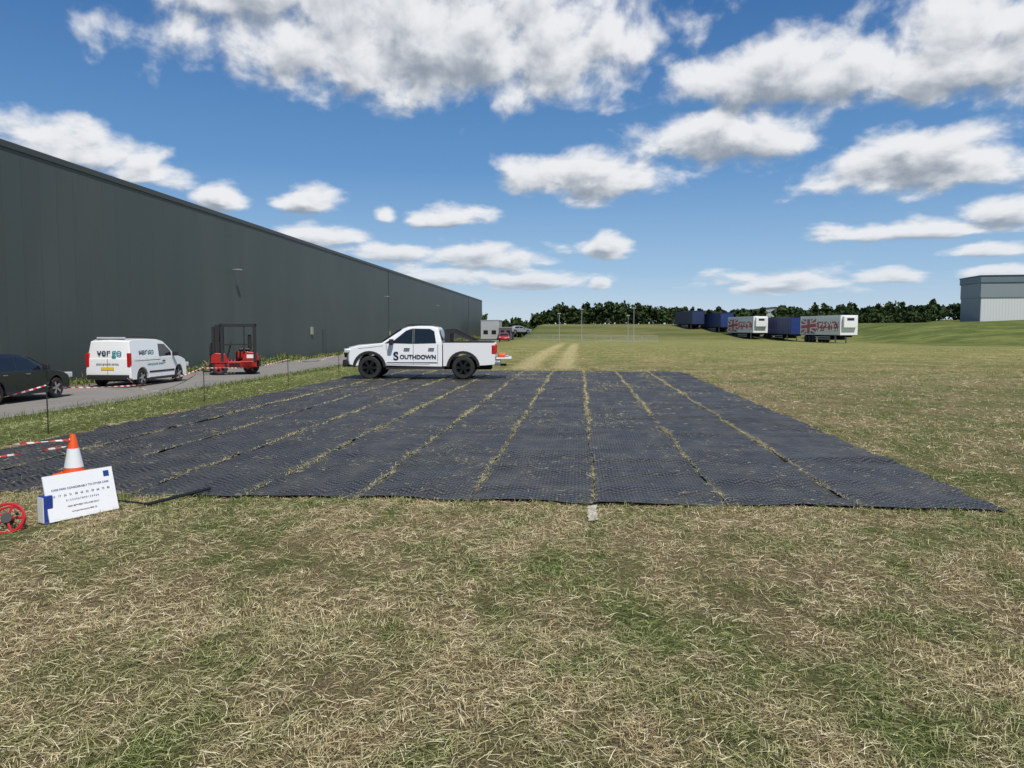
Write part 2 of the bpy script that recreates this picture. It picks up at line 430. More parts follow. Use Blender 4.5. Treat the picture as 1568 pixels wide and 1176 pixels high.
parts.append(blades(xx,yy,np.full(k,.045),rng.uniform(.02,.09,k),rng.uniform(.0015,.0035,k)*np.clip(yy/10,1,2.2),rng.uniform(-.05,.3,k),rng.uniform(0,6.28,k),np.full(k,.2)))
V_,F_,R_=merge(parts); npmesh('straw',V_,F_,M_strawseam,False,R_)

# ------------------------------------------------------------------ road + weeds
m,t,b=nmat('road_asphalt'); n=N(t)
g=n.new('ShaderNodeNewGeometry').outputs['Position']
base=n.mix(n.noise(g,.5,5,.6),c4(.16,.15,.135),c4(.25,.235,.21)); base=n.mix(n.ramp(n.noise(g,60,3),.45,.7,0,.5),base,c4(.30,.285,.26))
base=n.mix(n.ramp(n.noise(n.vmath('MULTIPLY',g,(2,.2,1)),1,4),.55,.7,0,.5),base,c4(.10,.095,.09))
n.setin(b.inputs['Base Color'],base); b.inputs['Roughness'].default_value=.9
yy=np.arange(-30,150,2.0); xa=-14.1+.15*np.sin(yy*.6)+.08*np.sin(yy*1.7)
Vr=[];Fr=[]
for i,(a,c) in enumerate(zip(yy,xa)):
    for xx_ in (-19.9,-17,c): Vr.append((xx_,a,-.46))
for i in range(len(yy)-1):
    for j in range(2): Fr.append((i*3+j,i*3+j+1,i*3+j+4,i*3+j+3))
mk('road',Vr,Fr,m)
parts=[]
k=26000; yy=rng.uniform(12,185,k); wx_=-20.5-(yy-26)*2.9/158
den=vnoise(yy*0,yy,.35,7)
xx=wx_+.25+np.abs(rng.normal(0,.35+.3*den,k)); far=np.clip(yy/22,1,4)
hgt=(.15+.75*den*rng.random(k)*vnoise(xx,yy,1.2,3)*1.4)
parts.append(blades(xx,yy,np.full(k,-.47),hgt,rng.uniform(.015,.035,k)*far,rng.uniform(.8,1.5,k),rng.uniform(0,6.28,k),rng.uniform(.2,1.2,k)))
k=9000; yy=rng.uniform(10,75,k); xx=-13.9+rng.normal(0,.35,k)
parts.append(blades(xx,yy,height(xx,yy)-.0,rng.uniform(.06,.22,k),rng.uniform(.006,.014,k)*np.clip(yy/20,1,3),rng.uniform(.7,1.5,k),rng.uniform(0,6.28,k),rng.uniform(.2,1,k)))
V_,F_,R_=merge(parts); npmesh('weeds',V_,F_,M_weed,False,R_)

# ------------------------------------------------------------------ warehouse
ang=math.atan2(2.9,158)
WH=empty('warehouse',(-20.5,26.1,0),ang)
m,t,b=nmat('dark_cladding'); n=N(t)
g=n.new('ShaderNodeTexCoord').outputs['Object']; sep=n.new('ShaderNodeSeparateXYZ'); n.setin(sep.inputs[0],g)
pn=n.math('DIVIDE',sep.outputs[1],1.0)
fr=n.math('ABSOLUTE',n.math('SUBTRACT',n.math('FRACT',pn),.5))
seam=n.ramp(fr,.482,.492)
wn=n.new('ShaderNodeTexWhiteNoise',noise_dimensions='1D'); n.setin(wn.inputs['W'],n.math('FLOOR',pn))
base=n.mix(wn.outputs['Value'],c4(.062,.078,.074),c4(.068,.085,.080))
base=n.mix(n.ramp(n.noise(n.vmath('MULTIPLY',g,(1,.3,.10)),1.0,5,.6),.4,.75),base,c4(.078,.092,.086))
base=n.mix(n.math('MULTIPLY',seam,.35),base,c4(.03,.037,.035))
n.setin(b.inputs['Base Color'],base); b.inputs['Roughness'].default_value=.5; b.inputs['Specular IOR Level'].default_value=.35
bp=n.new('ShaderNodeBump'); bp.inputs['Strength'].default_value=.25; bp.inputs['Distance'].default_value=.02; bp.invert=True
n.setin(bp.inputs['Height'],seam); t.links.new(bp.outputs[0],b.inputs['Normal'])
M_clad=m
M_trim=mat('dark_trim',(.05,.058,.057),.5); M_roof=mat('grey_roof',(.2,.21,.21),.6,noise=.1)
M_pipe=mat('downpipe_grey',(.055,.066,.063),.5)
y0,y1,zt=-60,158,8.35
box('walls',-70,0,y0,y1,-1,zt,M_clad,WH)
mk('roof',[(-70,y0,zt+.02),(-35,y0,zt+2.2),(-35,y1,zt+2.2),(-70,y1,zt+.02),(-.3,y0,zt+.02),(-.3,y1,zt+.02)],[(0,1,2,3),(1,4,5,2)],M_roof,WH)
box('parapet_trim',-.12,.05,y0-.05,y1+.05,zt-.12,zt+.12,M_trim,WH,.01)
box('base_trim',.003,.05,y0,y1,-.9,-.3,mat('plinth',(.06,.06,.057),.8),WH)
bx=[]
for yy_ in (-12,60,132): bx.append((.003,.07,yy_,yy_+.09,-.45,zt-.14))
joinboxes('downpipes',bx,M_pipe,WH)
bx=[]
for yy_ in (19,58,92): bx+= [(.0,.35,yy_,yy_+.05,5.3,5.34),(.3,.5,yy_-.18,yy_+.22,5.27,5.34)]
joinboxes('wall_lamps',bx,M_galv,WH)
bx=[]
for yy_ in (36,110,128): bx.append((.004,.05,yy_,yy_+1.0,-.45,1.7))
joinboxes('doors',bx,M_trim,WH)
joinboxes('signs_and_boxes',[(.003,.12,33,33.4,1.3,1.9),(.003,.1,60,60.5,1,1.5)],mat('box_white',(.30,.30,.27),.5),WH)

# ------------------------------------------------------------------ pickup truck
def pickup():
    P=empty('pickup_truck',(-8.19,26.75,0.03),rad(4.5)); W=.92
    def dl(v,t):
        x,y,z=v; a=abs(t)
        if x<.9: x=x+.22*a**3*(1-x/.9)
        y=y*(1-.03*max(0,(z-.9))/.3)
        return (x,y,z-(.03*a**3 if (z>1.0 and x<1.3) else 0))
    r=.50; wz=.40
    poly=[(.30,.44),(.04,.50),(.0,.66),(.02,.98),(.09,1.10),(.45,1.18),(1.32,1.235),(3.42,1.235),(3.42,.42)]+[q for q in arc(.93,wz,r,.46)[::-1]]
    prism('cab_body',poly,W,M_white,P,dl,bevel=.03,seg=3)
    zb,zt_=1.225,1.84
    def dg(v,t):
        x,y,z=v; f=(z-zb)/(zt_-zb); a=abs(t)
        y=y*(1-.17*f)
        if x<2.3: x+= .12*a**3
        return (x,y,z-.02*a**2*max(f,0))
    gp=[(1.22,1.225),(1.98,1.74),(2.16,1.81),(2.6,1.84),(3.05,1.83),(3.27,1.78),(3.42,1.225)]
    prism('cab_roof',gp,W*.965,M_white,P,dg,bevel=.035,seg=3)
    Wg=W*.965
    for s in(-1,1):
        n_='left' if s<0 else 'right'
        panel('front_window_'+n_,[(1.54,1.24),(2.06,1.68),(2.24,1.745),(2.41,1.755),(2.41,1.22)],Wg,s,M_glass,P,dg,.008)
        panel('rear_window_'+n_,[(2.47,1.22),(2.47,1.755),(3.00,1.745),(3.15,1.66),(3.22,1.24)],Wg,s,M_glass,P,dg,.008)
        panel('quarter_trim_'+n_,[(1.34,1.235),(1.53,1.235),(1.53,1.375)],Wg,s,M_black,P,dg,.008)
        panel('pillar_trim_'+n_,[(2.415,1.22),(2.415,1.755),(2.465,1.755),(2.465,1.22)],Wg,s,M_black,P,dg,.007)
        for k,(xa_,xb_) in enumerate([(1.50,1.512),(2.43,2.442),(3.27,3.282)]):
            panel('door_gap_%d_%s'%(k,n_),[(xa_,.50),(xb_,.50),(xb_,1.2),(xa_,1.2)],W,s,M_dark,P,dl,.002,.004)
        panel('sill_gap_'+n_,[(1.50,.50),(1.50,.512),(3.0,.512),(3.0,.50)],W,s,M_dark,P,dl,.002,.004)
        panel('bonnet_gap_'+n_,[(.42,1.075),(.42,1.085),(1.40,1.15),(1.40,1.14)],W,s,M_dark,P,dl,.002,.004)
        for k,xh in enumerate((2.22,3.06)):
            box('handle_%d_%s'%(k,n_),xh-.1,xh+.1,s*(W-.0),s*(W+.035),1.03,1.07,M_black,P,.008)
        for nm,cx,rr in(('front',.93,r),('rear',4.15,r)):
            o_=arc(cx,wz,rr+.075,.42,14); i_=arc(cx,wz,rr-.02,.42,14)
            V=[];k=len(o_)
            for yy_ in (W+.055,W-.12):
                for q in o_+i_[::-1]: V.append((q[0],s*yy_,q[1]))
            m_=2*k; Fc=[]
            for i in range(k-1): Fc.append((i,i+1,m_-2-i,m_-1-i)); Fc.append((m_+i,m_+m_-1-i,m_+m_-2-i,m_+i+1))
            for i in range(m_): Fc.append((i,m_+i,m_+(i+1)%m_,(i+1)%m_))
            mk('%s_arch_flare_%s'%(nm,n_),V,Fc,M_black,P,.01)
        wheel('front_wheel_'+n_,.93,s*(W-.10),.40,.27,s,M_rimb,P,6)
        wheel('rear_wheel_'+n_,4.15,s*(W-.10),.40,.27,s,M_rimb,P,6)
        box('side_step_'+n_,1.5,3.5,s*(W-.12),s*(W+.07),.34,.40,M_black,P,.015)
        box('mirror_'+n_,1.64,1.78,s*(W+.03),s*(W+.23),1.18,1.38,M_black,P,.03)
        box('headlight_'+n_,.03,.45,s*.60,s*(W-.0),.90,1.05,M_clear,P,.03,rot=(s*rad(-16),'Z'),piv=(.2,s*.8,.93))
        box('fog_lamp_'+n_,-.01,.1,s*.62,s*.76,.55,.64,M_clear,P,.02)
        box('tail_light_'+n_,5.12,5.262,s*(W-.16),s*(W+.006),.86,1.17,M_red,P,.015)
        bp_=[(3.455,.44),(3.455,1.25),(5.22,1.26),(5.25,1.1),(5.25,.60),(5.22,.50)]+arc(4.15,wz,r,.46)[::-1]
        prism('bed_side_'+n_,bp_,.04,M_white,P,None,ts=(-1,1),bevel=.012,ymid=s*(W-.04))
        box('bed_rail_cap_'+n_,3.46,5.2,s*(W-.1),s*(W+.004),1.255,1.285,M_black,P,.006)
        quadp('sports_bar_'+n_,[(3.5,s*.80,1.285),(3.52,s*.76,1.70),(3.78,s*.76,1.73),(4.66,s*.82,1.288),(4.44,s*.82,1.288),(3.82,s*.77,1.59),(3.70,s*.77,1.56),(3.68,s*.80,1.285)],M_black,P,.05)
        tube('roof_rail_'+n_,[(2.15,s*.68,1.82),(2.3,s*.68,1.88),(3.05,s*.68,1.88),(3.2,s*.68,1.81)],.018,M_black,P)
        box('stripe_'+n_,1.52,3.25,s*(W+.0025),s*(W+.006),.555,.585,M_navy,P)
    tube('sports_bar_cross',[(3.62,-.76,1.69),(3.62,.76,1.69)],.035,M_black,P)
    quadp('windscreen',[(1.32,.80,1.285),(1.32,-.80,1.285),(1.99,-.68,1.735),(1.99,.68,1.735)][::-1],M_glass,P)
    quadp('rear_glass',[(3.42,-.62,1.34),(3.42,.62,1.34),(3.33,.58,1.70),(3.33,-.58,1.70)],M_glass,P)
    box('grille',-.02,.05,-.55,.55,.74,1.04,M_black,P,.02)
    box('front_bumper_lower',-.03,.3,-.78,.78,.42,.66,M_black,P,.04)
    box('bed_floor',3.46,5.24,-.84,.84,.66,.72,M_black,P)
    box('bed_bulkhead',3.44,3.50,-.86,.86,.66,1.25,M_white,P)
    box('tailgate',5.27,5.80,-.76,.76,.68,.74,M_white,P,.015)
    box('rear_bumper',5.20,5.42,-.88,.88,.48,.64,M_chrome,P,.03)
    box('tow_bar',5.4,5.62,-.05,.05,.42,.5,M_black,P,.01)
    box('underbody',.5,5.1,-.62,.62,.32,.75,M_dark,P)
    box('load_box',4.5,5.1,-.5,.1,.73,1.32,M_black,P,.02)
    box('load_bag',5.32,5.6,-.6,-.35,.745,.88,M_orange,P,.05)
    box('load_tray',4.9,5.7,-.2,.5,.745,.80,M_galv,P,.01)
    text('door_lettering','OUTHDOWN',.20,(1.97,-(W+.004),.70),(rad(90),0,0),M_navy,P,.006,'LEFT')
    text('door_monogram','S',.40,(1.84,-(W+.004),.66),(rad(90),0,0),M_navy,P,.012)
pickup()

# ------------------------------------------------------------------ generic passenger car / van
def road_vehicle(name,loc,rz,L,W,body,green,zb,zt_,axles,wr,paint,wins,rim,tap=.14,trim=M_black,nose=.25,tail=.12):
    P=empty(name,loc,rz)
    def dl(v,t):
        x,y,z=v;a=abs(t)
        if x<.9: x=x+nose*a**3*(1-x/.9)
        if x>L-.6: x=x-tail*a**3*(x-(L-.6))/.6
        return (x,y*(1-.04*max(0,z-.7)/.4),z)
    def dg(v,t):
        x,y,z=v;f=(z-zb)/(zt_-zb);a=abs(t)
        c=(green[0][0]+green[-1][0])/2
        if x<c: x+=.14*a**3
        elif x>L-.7: x-=.06*a**3
        return (x,y*(1-tap*f),z-.03*a*a*max(f,0))
    poly=list(body)
    for cx in axles[::-1]: poly+=arc(cx,wr,wr+.07,.28)[::-1]
    prism('body',poly,W,paint,P,dl,bevel=.03,seg=3)
    prism('roof_and_pillars',green,W*.955,paint,P,dg,bevel=.03,seg=3)
    for s in(-1,1):
        n_='left' if s<0 else 'right'
        for k,w in enumerate(wins): panel('window_%d_%s'%(k,n_),w,W*.955,s,M_glass,P,dg,.008)
        for k,cx in enumerate(axles): wheel('wheel_%d_%s'%(k,n_),cx,s*(W-.12),wr,.22,s,rim,P,5)
        box('mirror_'+n_,green[0][0]+.42,green[0][0]+.56,s*(W+.0),s*(W+.2),zb+.02,zb+.2,trim,P,.03)
        box('headlight_'+n_,.06,.45,s*.55,s*(W-.03),.62,.80,M_clear,P,.03,rot=(s*rad(-18),'Z'),piv=(.2,s*.75,.7))
        box('rocker_'+n_,axles[0]+wr+.1,axles[1]-wr-.1,s*(W-.05),s*(W+.012),.22,.32,trim,P,.01)
    box('underbody',.5,L-.4,-W+.32,W-.32,.2,.7,M_dark,P)
    return P,dl,dg
def connect_van():
    L,W=4.45,.90
    body=[(.15,.26),(.0,.36),(.0,.72),(.10,.92),(.45,1.02),(.95,1.10),(4.42,1.10),(4.45,.60),(4.43,.34),(4.3,.28)]
    green=[(.90,1.08),(1.55,1.60),(1.78,1.74),(2.2,1.82),(3.2,1.85),(4.1,1.83),(4.32,1.76),(4.41,1.08)]
    wins=[[(1.30,1.14),(1.30,1.30),(1.72,1.62),(2.18,1.64),(2.22,1.12)]]
    P,dl,dg=road_vehicle('delivery_van',(-17.72,32.0,-.455),rad(-90),L,W,body,green,1.08,1.85,(.86,3.62),.33,M_white,wins,M_rims,tap=.13,nose=.3,tail=.05)
    Wg=W*.955
    quadp('windscreen',[(1.0,.72,1.15),(1.0,-.72,1.15),(1.62,-.64,1.63),(1.62,.64,1.63)][::-1],M_glass,P)
    for s in(-1,1):
        n_='left' if s<0 else 'right'
        box('tail_light_'+n_,4.30,4.425,s*(W-.15),s*(W-.02),.78,1.30,M_red,P,.02)
        for k,xx_ in enumerate((1.22,2.27,3.25)):
            panel('door_gap_%d_%s'%(k,n_),[(xx_,.36),(xx_+.014,.36),(xx_+.014,1.08),(xx_,1.08)],W,s,M_dark,P,dl,.002,.004)
        panel('slide_rail_'+n_,[(2.3,.98),(2.3,1.0),(4.1,1.0),(4.1,.98)],W,s,M_dark,P,dl,.002,.004)
        panel('rubbing_strip_'+n_,[(1.3,.50),(1.3,.57),(3.15,.57),(3.15,.50)],W,s,M_black,P,dl,.012,.016)
        box('door_handle_'+n_,2.0,2.16,s*(W-.02),s*(W+.03),.92,.96,M_black,P,.01)
    box('rear_door_gap',4.449,4.455,-.006,.006,.42,1.08,M_dark,P)
    box('rear_bumper',4.36,4.50,-.82,.82,.30,.48,M_black,P,.03)
    box('number_plate',4.452,4.462,-.26,.26,.66,.77,M_plate,P)
    box('roof_bar_1',2.0,2.05,-.6,.6,1.86,1.90,M_black,P,.01); box('roof_bar_2',3.9,3.95,-.6,.6,1.86,1.90,M_black,P,.01)
    box('beacon_bar',4.1,4.22,-.55,.55,1.83,1.90,M_clear,P,.02)
    text('rear_lettering','ver',.40,(4.425,-.16,1.20),(rad(86),0,rad(90)),M_navy,P,.004)
    text('rear_lettering_go','go',.40,(4.425,.36,1.20),(rad(86),0,rad(90)),M_teal,P,.004)
    text('rear_strapline','event grounds service',.10,(4.456,0,.86),(rad(90),0,rad(90)),M_navy,P,.001)
    text('side_lettering','ver',.44,(3.50,W*.955*.985+.004-.012,1.18),(rad(97),0,rad(180)),M_navy,P,.004)
    text('side_lettering_go','go',.44,(2.95,W*.955*.985+.004-.012,1.18),(rad(97),0,rad(180)),M_teal,P,.004)
    text('side_strapline','event grounds service',.13,(2.7,W+.004,.80),(rad(90),0,rad(180)),M_teal,P,.001)
connect_van()
def black_car():
    L,W=4.35,.90
    body=[(.2,.24),(.02,.34),(.0,.55),(.08,.72),(.4,.84),(1.1,.95),(4.2,.98),(4.33,.75),(4.33,.4),(4.15,.26)]
    green=[(1.0,.93),(1.75,1.34),(2.1,1.45),(2.7,1.49),(3.5,1.46),(3.85,1.40),(4.22,.96)]
    wins=[[(1.42,.98),(1.86,1.31),(2.1,1.37),(2.35,1.385),(2.38,.99)],[(2.45,.99),(2.42,1.385),(3.1,1.37),(3.3,1.0)],[(3.38,1.0),(3.2,1.36),(3.45,1.33),(3.72,1.05)]]
    P,dl,dg=road_vehicle('parked_car',(-17.66,24.25,-.455),rad(-90),L,W,body,green,.93,1.49,(.87,3.5),.33,M_carblack,wins,M_rims,tap=.2)
    quadp('windscreen',[(1.12,.72,1.0),(1.12,-.72,1.0),(1.78,-.62,1.345),(1.78,.62,1.345)][::-1],M_glass,P)
    quadp('rear_glass',[(4.20,-.62,1.02),(4.20,.62,1.02),(3.92,.58,1.36),(3.92,-.58,1.36)],M_glass,P)
    box('grille',-.01,.08,-.45,.45,.42,.60,M_black,P,.02)
    for s in(-1,1):
        box('tail_light_%d'%(s+1),4.16,4.30,s*.6,s*(W-.08),.74,.92,M_red,P,.02)
        for k,xx_ in enumerate((1.32,2.40,3.30)):
            panel('door_gap_%d_%d'%(k,s+1),[(xx_,.36),(xx_+.014,.36),(xx_+.014,.94),(xx_,.94)],W,s,M_dark,P,dl,.002,.004)
        for k,xx_ in enumerate((2.15,3.1)): box('handle_%d_%d'%(k,s+1),xx_-.08,xx_+.08,s*(W-.02),s*(W+.025),.83,.86,M_chrome,P,.008)
black_car()
def small_car(x,y,rz,paint):
    L,W=4.2,.88
    body=[(.2,.24),(.02,.34),(.0,.55),(.08,.72),(.4,.84),(1.1,.95),(4.1,.98),(4.18,.75),(4.18,.4),(4.0,.26)]
    green=[(1.0,.93),(1.75,1.34),(2.1,1.45),(2.7,1.49),(3.4,1.46),(3.7,1.40),(4.1,.96)]
    wins=[[(1.42,.98),(1.86,1.31),(2.35,1.385),(2.38,.99)],[(2.45,.99),(2.42,1.385),(3.3,1.34),(3.55,1.0)]]
    P,_,_=road_vehicle('parked_car',(x,y,float(height(x,y))),rz,L,W,body,green,.93,1.49,(.8,3.4),.32,paint,wins,M_rims,tap=.2)
    quadp('windscreen',[(1.12,.70,1.0),(1.12,-.70,1.0),(1.78,-.6,1.345),(1.78,.6,1.345)][::-1],M_glass,P)
M_silv=mat('silver_paint',(.28,.29,.31),.3,metal=.3)
small_car(-9.5,150,rad(200),M_silv); small_car(-12.6,128,rad(95),M_fred)

# ------------------------------------------------------------------ forklift (truck mounted type)
def forklift():
    P=empty('forklift_truck',(-17.05,36.6,-.455),rad(24)); P.scale=(1.08,1.08,1.08)
    joinboxes('chassis',[(-.75,.95,-1.0,-.74,.34,.60),(-.75,.95,.74,1.0,.34,.60),(.35,1.05,-1.0,1.0,.34,.62)],M_fred,P,.03)
    prism('engine_cover',[(.15,.60),(.15,.98),(.35,1.08),(1.02,1.02),(1.12,.85),(1.12,.60)],.46,M_fred,P,None,ts=(-1,1),bevel=.05,ymid=.52)
    prism('driver_side_fender',[(-.90,.52),(-.86,.86),(-.70,.98),(-.30,.96),(-.16,.70),(-.16,.52)],.16,M_fred,P,None,ts=(-1,1),bevel=.03,ymid=-.88)
    prism('rear_fender',[(.42,.62),(.48,.95),(.62,1.04),(1.05,1.0),(1.15,.78),(1.15,.62)],.46,M_fred,P,None,ts=(-1,1),bevel=.04,ymid=-.52)
    box('floor',-.2,.45,-.98,.05,.42,.50,M_black,P,.02)
    box('counterweight',1.05,1.22,-.6,.6,.36,.80,M_black,P,.04)
    box('battery_box',-.14,.36,-1.0,-.80,.30,.55,M_black,P,.02)
    box('seat_base',.28,.78,-.78,-.25,1.04,1.18,M_black,P,.04); box('seat_back',.68,.84,-.78,-.25,1.14,1.78,M_black,P,.05)
    for k,(a,b_) in enumerate([(-.40,-.02),(-.40,-.98),(.98,-.02),(.98,-.98)]):
        box('cab_post_%d'%k,a-.065,a+.065,b_-.065,b_+.065,.6,2.2,M_black,P,.01)
    joinboxes('cab_side_rails',[(-.35,.95,-1.02,-.96,1.32,1.38),(.50,.56,-1.02,-.96,1.0,2.2)],M_black,P)
    joinboxes('rear_guard_mesh',[(1.0,1.03,-.96+.12*i,-.93+.12*i,1.05,2.2) for i in range(8)]+[(1.0,1.03,-.98,-.02,1.6,1.64)],M_black,P)
    joinboxes('overhead_guard',[(-.48,1.06,-1.05,-.94,2.14,2.28),(-.48,1.06,-.06,.05,2.14,2.28),(-.48,-.37,-1.05,.05,2.14,2.28),(.95,1.06,-1.05,.05,2.14,2.28)]+[(-.35+.15*i,-.28+.15*i,-.97,-.06,2.18,2.24) for i in range(9)],M_black,P,.005)
    joinboxes('mast',[(-.70,-.48,-.62,-.46,.12,2.24),(-.70,-.48,.46,.62,.12,2.24),(-.84,-.70,-.44,-.30,.12,2.16),(-.84,-.70,.30,.44,.12,2.16),(-.66,-.5,-.46,.46,2.1,2.22),(-.66,-.5,-.46,.46,1.4,1.5),(-.66,-.5,-.46,.46,.7,.82)],M_black,P,.008)
    tube('mast_ram',[(-.6,-.1,.2),(-.6,-.1,2.1)],.06,M_black,P); tube('mast_ram_2',[(-.6,.15,.2),(-.6,.15,2.1)],.05,M_chrome,P)
    joinboxes('fork_carriage',[(-.90,-.84,-.6,.6,.35,.45),(-.90,-.84,-.6,.6,.85,.95),(-.95,-.90,-.42,-.28,.1,1.3),(-.95,-.90,.28,.42,.1,1.3),(-.90,-.86,-.6,-.55,.4,1.4),(-.90,-.86,.55,.6,.4,1.4),(-.90,-.86,-.6,.6,1.35,1.4),(-1.25,-.95,-.42,-.28,.1,.14),(-1.25,-.95,.28,.42,.1,.14)],M_black,P)
    for s in(-1,1): wheel('front_wheel_%d'%(s+1),-.52,s*.88,.36,.26,s,M_fred,P,5)
    wheel('rear_wheel',.80,-.42,.36,.26,-1,M_fred,P,5)
    box('exhaust',.95,1.05,.75,.85,1.0,1.7,M_black,P,.02)
    tube('steering_column',[(-.25,-.5,.6),(-.05,-.5,1.35)],.035,M_black,P)
    tube('steering_wheel',[(-.05+.02*math.cos(a),-.5+.17*math.sin(a),1.38+.17*math.cos(a)*.5) for a in [i*math.pi/8 for i in range(16)]],.018,M_black,P,closed=True)
    box('warning_label',.62,.90,-.986,-.981,.74,.90,M_refl,P)
forklift()

# ------------------------------------------------------------------ barrier posts and tape
m,t,b=nmat('barrier_tape'); n=N(t)
g=n.new('ShaderNodeTexCoord').outputs['Object']; sep=n.new('ShaderNodeSeparateXYZ'); n.setin(sep.inputs[0],g)
s_=n.math('FRACT',n.math('DIVIDE',n.math('ADD',n.math('ADD',sep.outputs[1],sep.outputs[2]),n.math('MULTIPLY',sep.outputs[0],1.0)),.20))
n.setin(b.inputs['Base Color'],n.mix(n.math('GREATER_THAN',s_,.5),c4(.72,.70,.68),c4(.60,.04,.03))); b.inputs['Roughness'].default_value=.35
M_tape=m
def post(x,y,h=.85):
    z=float(height(x,y)); P=empty('barrier_post',(x,y,z))
    tube('pin',[(0,0,-.05),(0,0,h)],.010,M_black,P,6)
    tube('hook',[(0,0,h),(.02,.02,h+.04),(.05,.0,h+.03),(.04,-.02,h)],.008,M_black,P,6)
    return (x,y,z+h-.03)
PP=[(-8.95,2.0),(-8.9,7.2),(-8.87,12.1),(-9.07,17.9),(-8.87,22.8),(-9.0,28.2),(-9.2,34.5),(-9.5,42)]
tops=[post(*q) for q in PP]
def tape(p,q,sag,w=.05,n_=40,tw=3.0,seed=0):
    V=[];Fc=[]
    for i in range(n_+1):
        u=i/n_; c=Vector(p).lerp(Vector(q),u); c.z-=sag*4*u*(1-u)+.015*math.sin(u*9+seed)
        a=math.sin(u*tw*math.pi+seed)*1.4
        d=Vector((math.sin(a)*.8,0,math.cos(a)))*w/2
        V+= [c-d,c+d]
    for i in range(n_): Fc.append((2*i,2*i+1,2*i+3,2*i+2))
    return V,Fc
V=[];Fc=[]
def addt(*a,**k):
    v,f=tape(*a,**k); b_=len(V); V.extend(v); Fc.extend([tuple(b_+i for i in q) for q in f])
for i in range(len(tops)-1): addt(tops[i],tops[i+1],.10+.05*(i%3),w=.028,seed=i)
addt((-6.0,8.55,.46),(-8.9,7.2,.42),.06,w=.026,seed=3,tw=7); addt((-6.02,8.5,.37),(-8.9,7.2,.28),.06,w=.024,seed=5,tw=8)
addt(tops[3],(-16.5,26.8,-.05),.5,w=.028,seed=2)
mk('barrier_tape',V,Fc,M_tape,smooth=True)

# ------------------------------------------------------------------ traffic cone
C=empty('traffic_cone',(-6.0,8.6,.03))
lathe_z('orange_body',[(.118,.03),(.10,.10),(.034,.47),(.028,.485),(.001,.485)],(0,0,0),M_orange,C)
lathe_z('reflective_sleeve',[(.104,.095),(.106,.095),(.064,.32),(.061,.32)],(0,0,0),M_refl,C)
box('base',-.165,.165,-.165,.165,0,.035,M_orange,C,.012)
# ------------------------------------------------------------------ information sign
S=empty('information_sign',(-4.61,6.75,0.0),math.atan2(.55,.26))
tl=rad(14)
def sp(u,v,off=0):
    return (u,v*math.sin(tl)*1.0-off*math.cos(tl),.02+v*math.cos(tl)+off*math.sin(tl)*-1)
def sq(name,u0,u1,v0,v1,o,m,th=.006):
    quadp(name,[sp(u0,v0,o),sp(u1,v0,o),sp(u1,v1,o),sp(u0,v1,o)],m,S,th)
M_board=mat('white_board',(.80,.81,.83),.35)
sq('board',-.33,.33,0,.42,.0,M_board,.012)
M_pblue=mat('blue_print',(.01,.05,.22),.4)
sq('logo_block',.235,.29,.335,.39,.003,M_pblue,.002)
def st(name,s,size,u,v,m,bold=0,ax='CENTER'):
    p=sp(u,v,.003); o=text(name,s,size,p,(rad(90)-tl,0,0),m,S,bold,ax); o.data.extrude=.0006
st('heading','CARS PARK CONSIDERABLY TO OTHER CARS',.0265,-.0,.275,M_pblue,.0)
for k in range(11): st('number_%d'%k,str(10+k*7),.026,-.26+.052*k,.215,M_navy)
st('row_2','0 1 2 3 4 5 6 7 8 9 0 1 2 3 4 5 6',.024,0,.165,M_pblue)
st('row_3','PARK BETWEEN THE LINES ONLY',.02,0,.11,M_navy)
st('row_4','www.grounds.example 0800 123',.018,0,.06,M_navy)
box('folder_blue',-.36,-.28,.03,.12,0,.26,mat('blue_card',(.02,.05,.28),.4),S,.004)
box('folder_edge',-.37,-.363,.03,.12,.02,.25,M_refl,S)
tube('prop_leg',[sp(.1,.4,-.02),(.1,.30,.0)],.008,M_galv,S)
Rr=empty('cable_reel',(-4.98,6.22,.115)); Rr.rotation_euler=(rad(62),0,rad(25))
ring=[(.13*math.cos(a),.13*math.sin(a),0) for a in [i*math.pi/16 for i in range(32)]]
tube('rim',ring,.013,M_reel,Rr,closed=True)
tube('rim_back',[(x_*.95,y_*.95,-.07) for x_,y_,_ in ring],.010,M_reel,Rr,closed=True)
for k in range(5):
    a=k*2*math.pi/5; tube('spoke_%d'%k,[(0,0,0),(.13*math.cos(a),.13*math.sin(a),0)],.011,M_reel,Rr)
tube('drum',[(0,0,-.08),(0,0,.02)],.045,M_rod,Rr,16)
tube('handle',[(.08,.03,.0),(.08,.03,.07)],.012,M_rod,Rr)
tube('black_pole',[(-4.25,7.12,.04),(-4.12,7.42,.05),(-3.94,7.85,.06)],.017,M_rod)
tube('black_pole',[(-4.75,7.32,.04),(-4.2,7.16,.04)],.010,M_rod)
V=[];Fc=[]
for i in range(11):
    y_=6.98+.06*i
    for j in(-1,1): V.append((.13+j*.045+.010*math.sin(i*2.1),y_,.020+.008*math.sin(i*1.3+j)))
for i in range(10): Fc.append((2*i,2*i+1,2*i+3,2*i+2))
mk('marker_strip',V,Fc,mat('white_tape',(.50,.48,.42),.7,noise=.4,nscale=20),smooth=True)

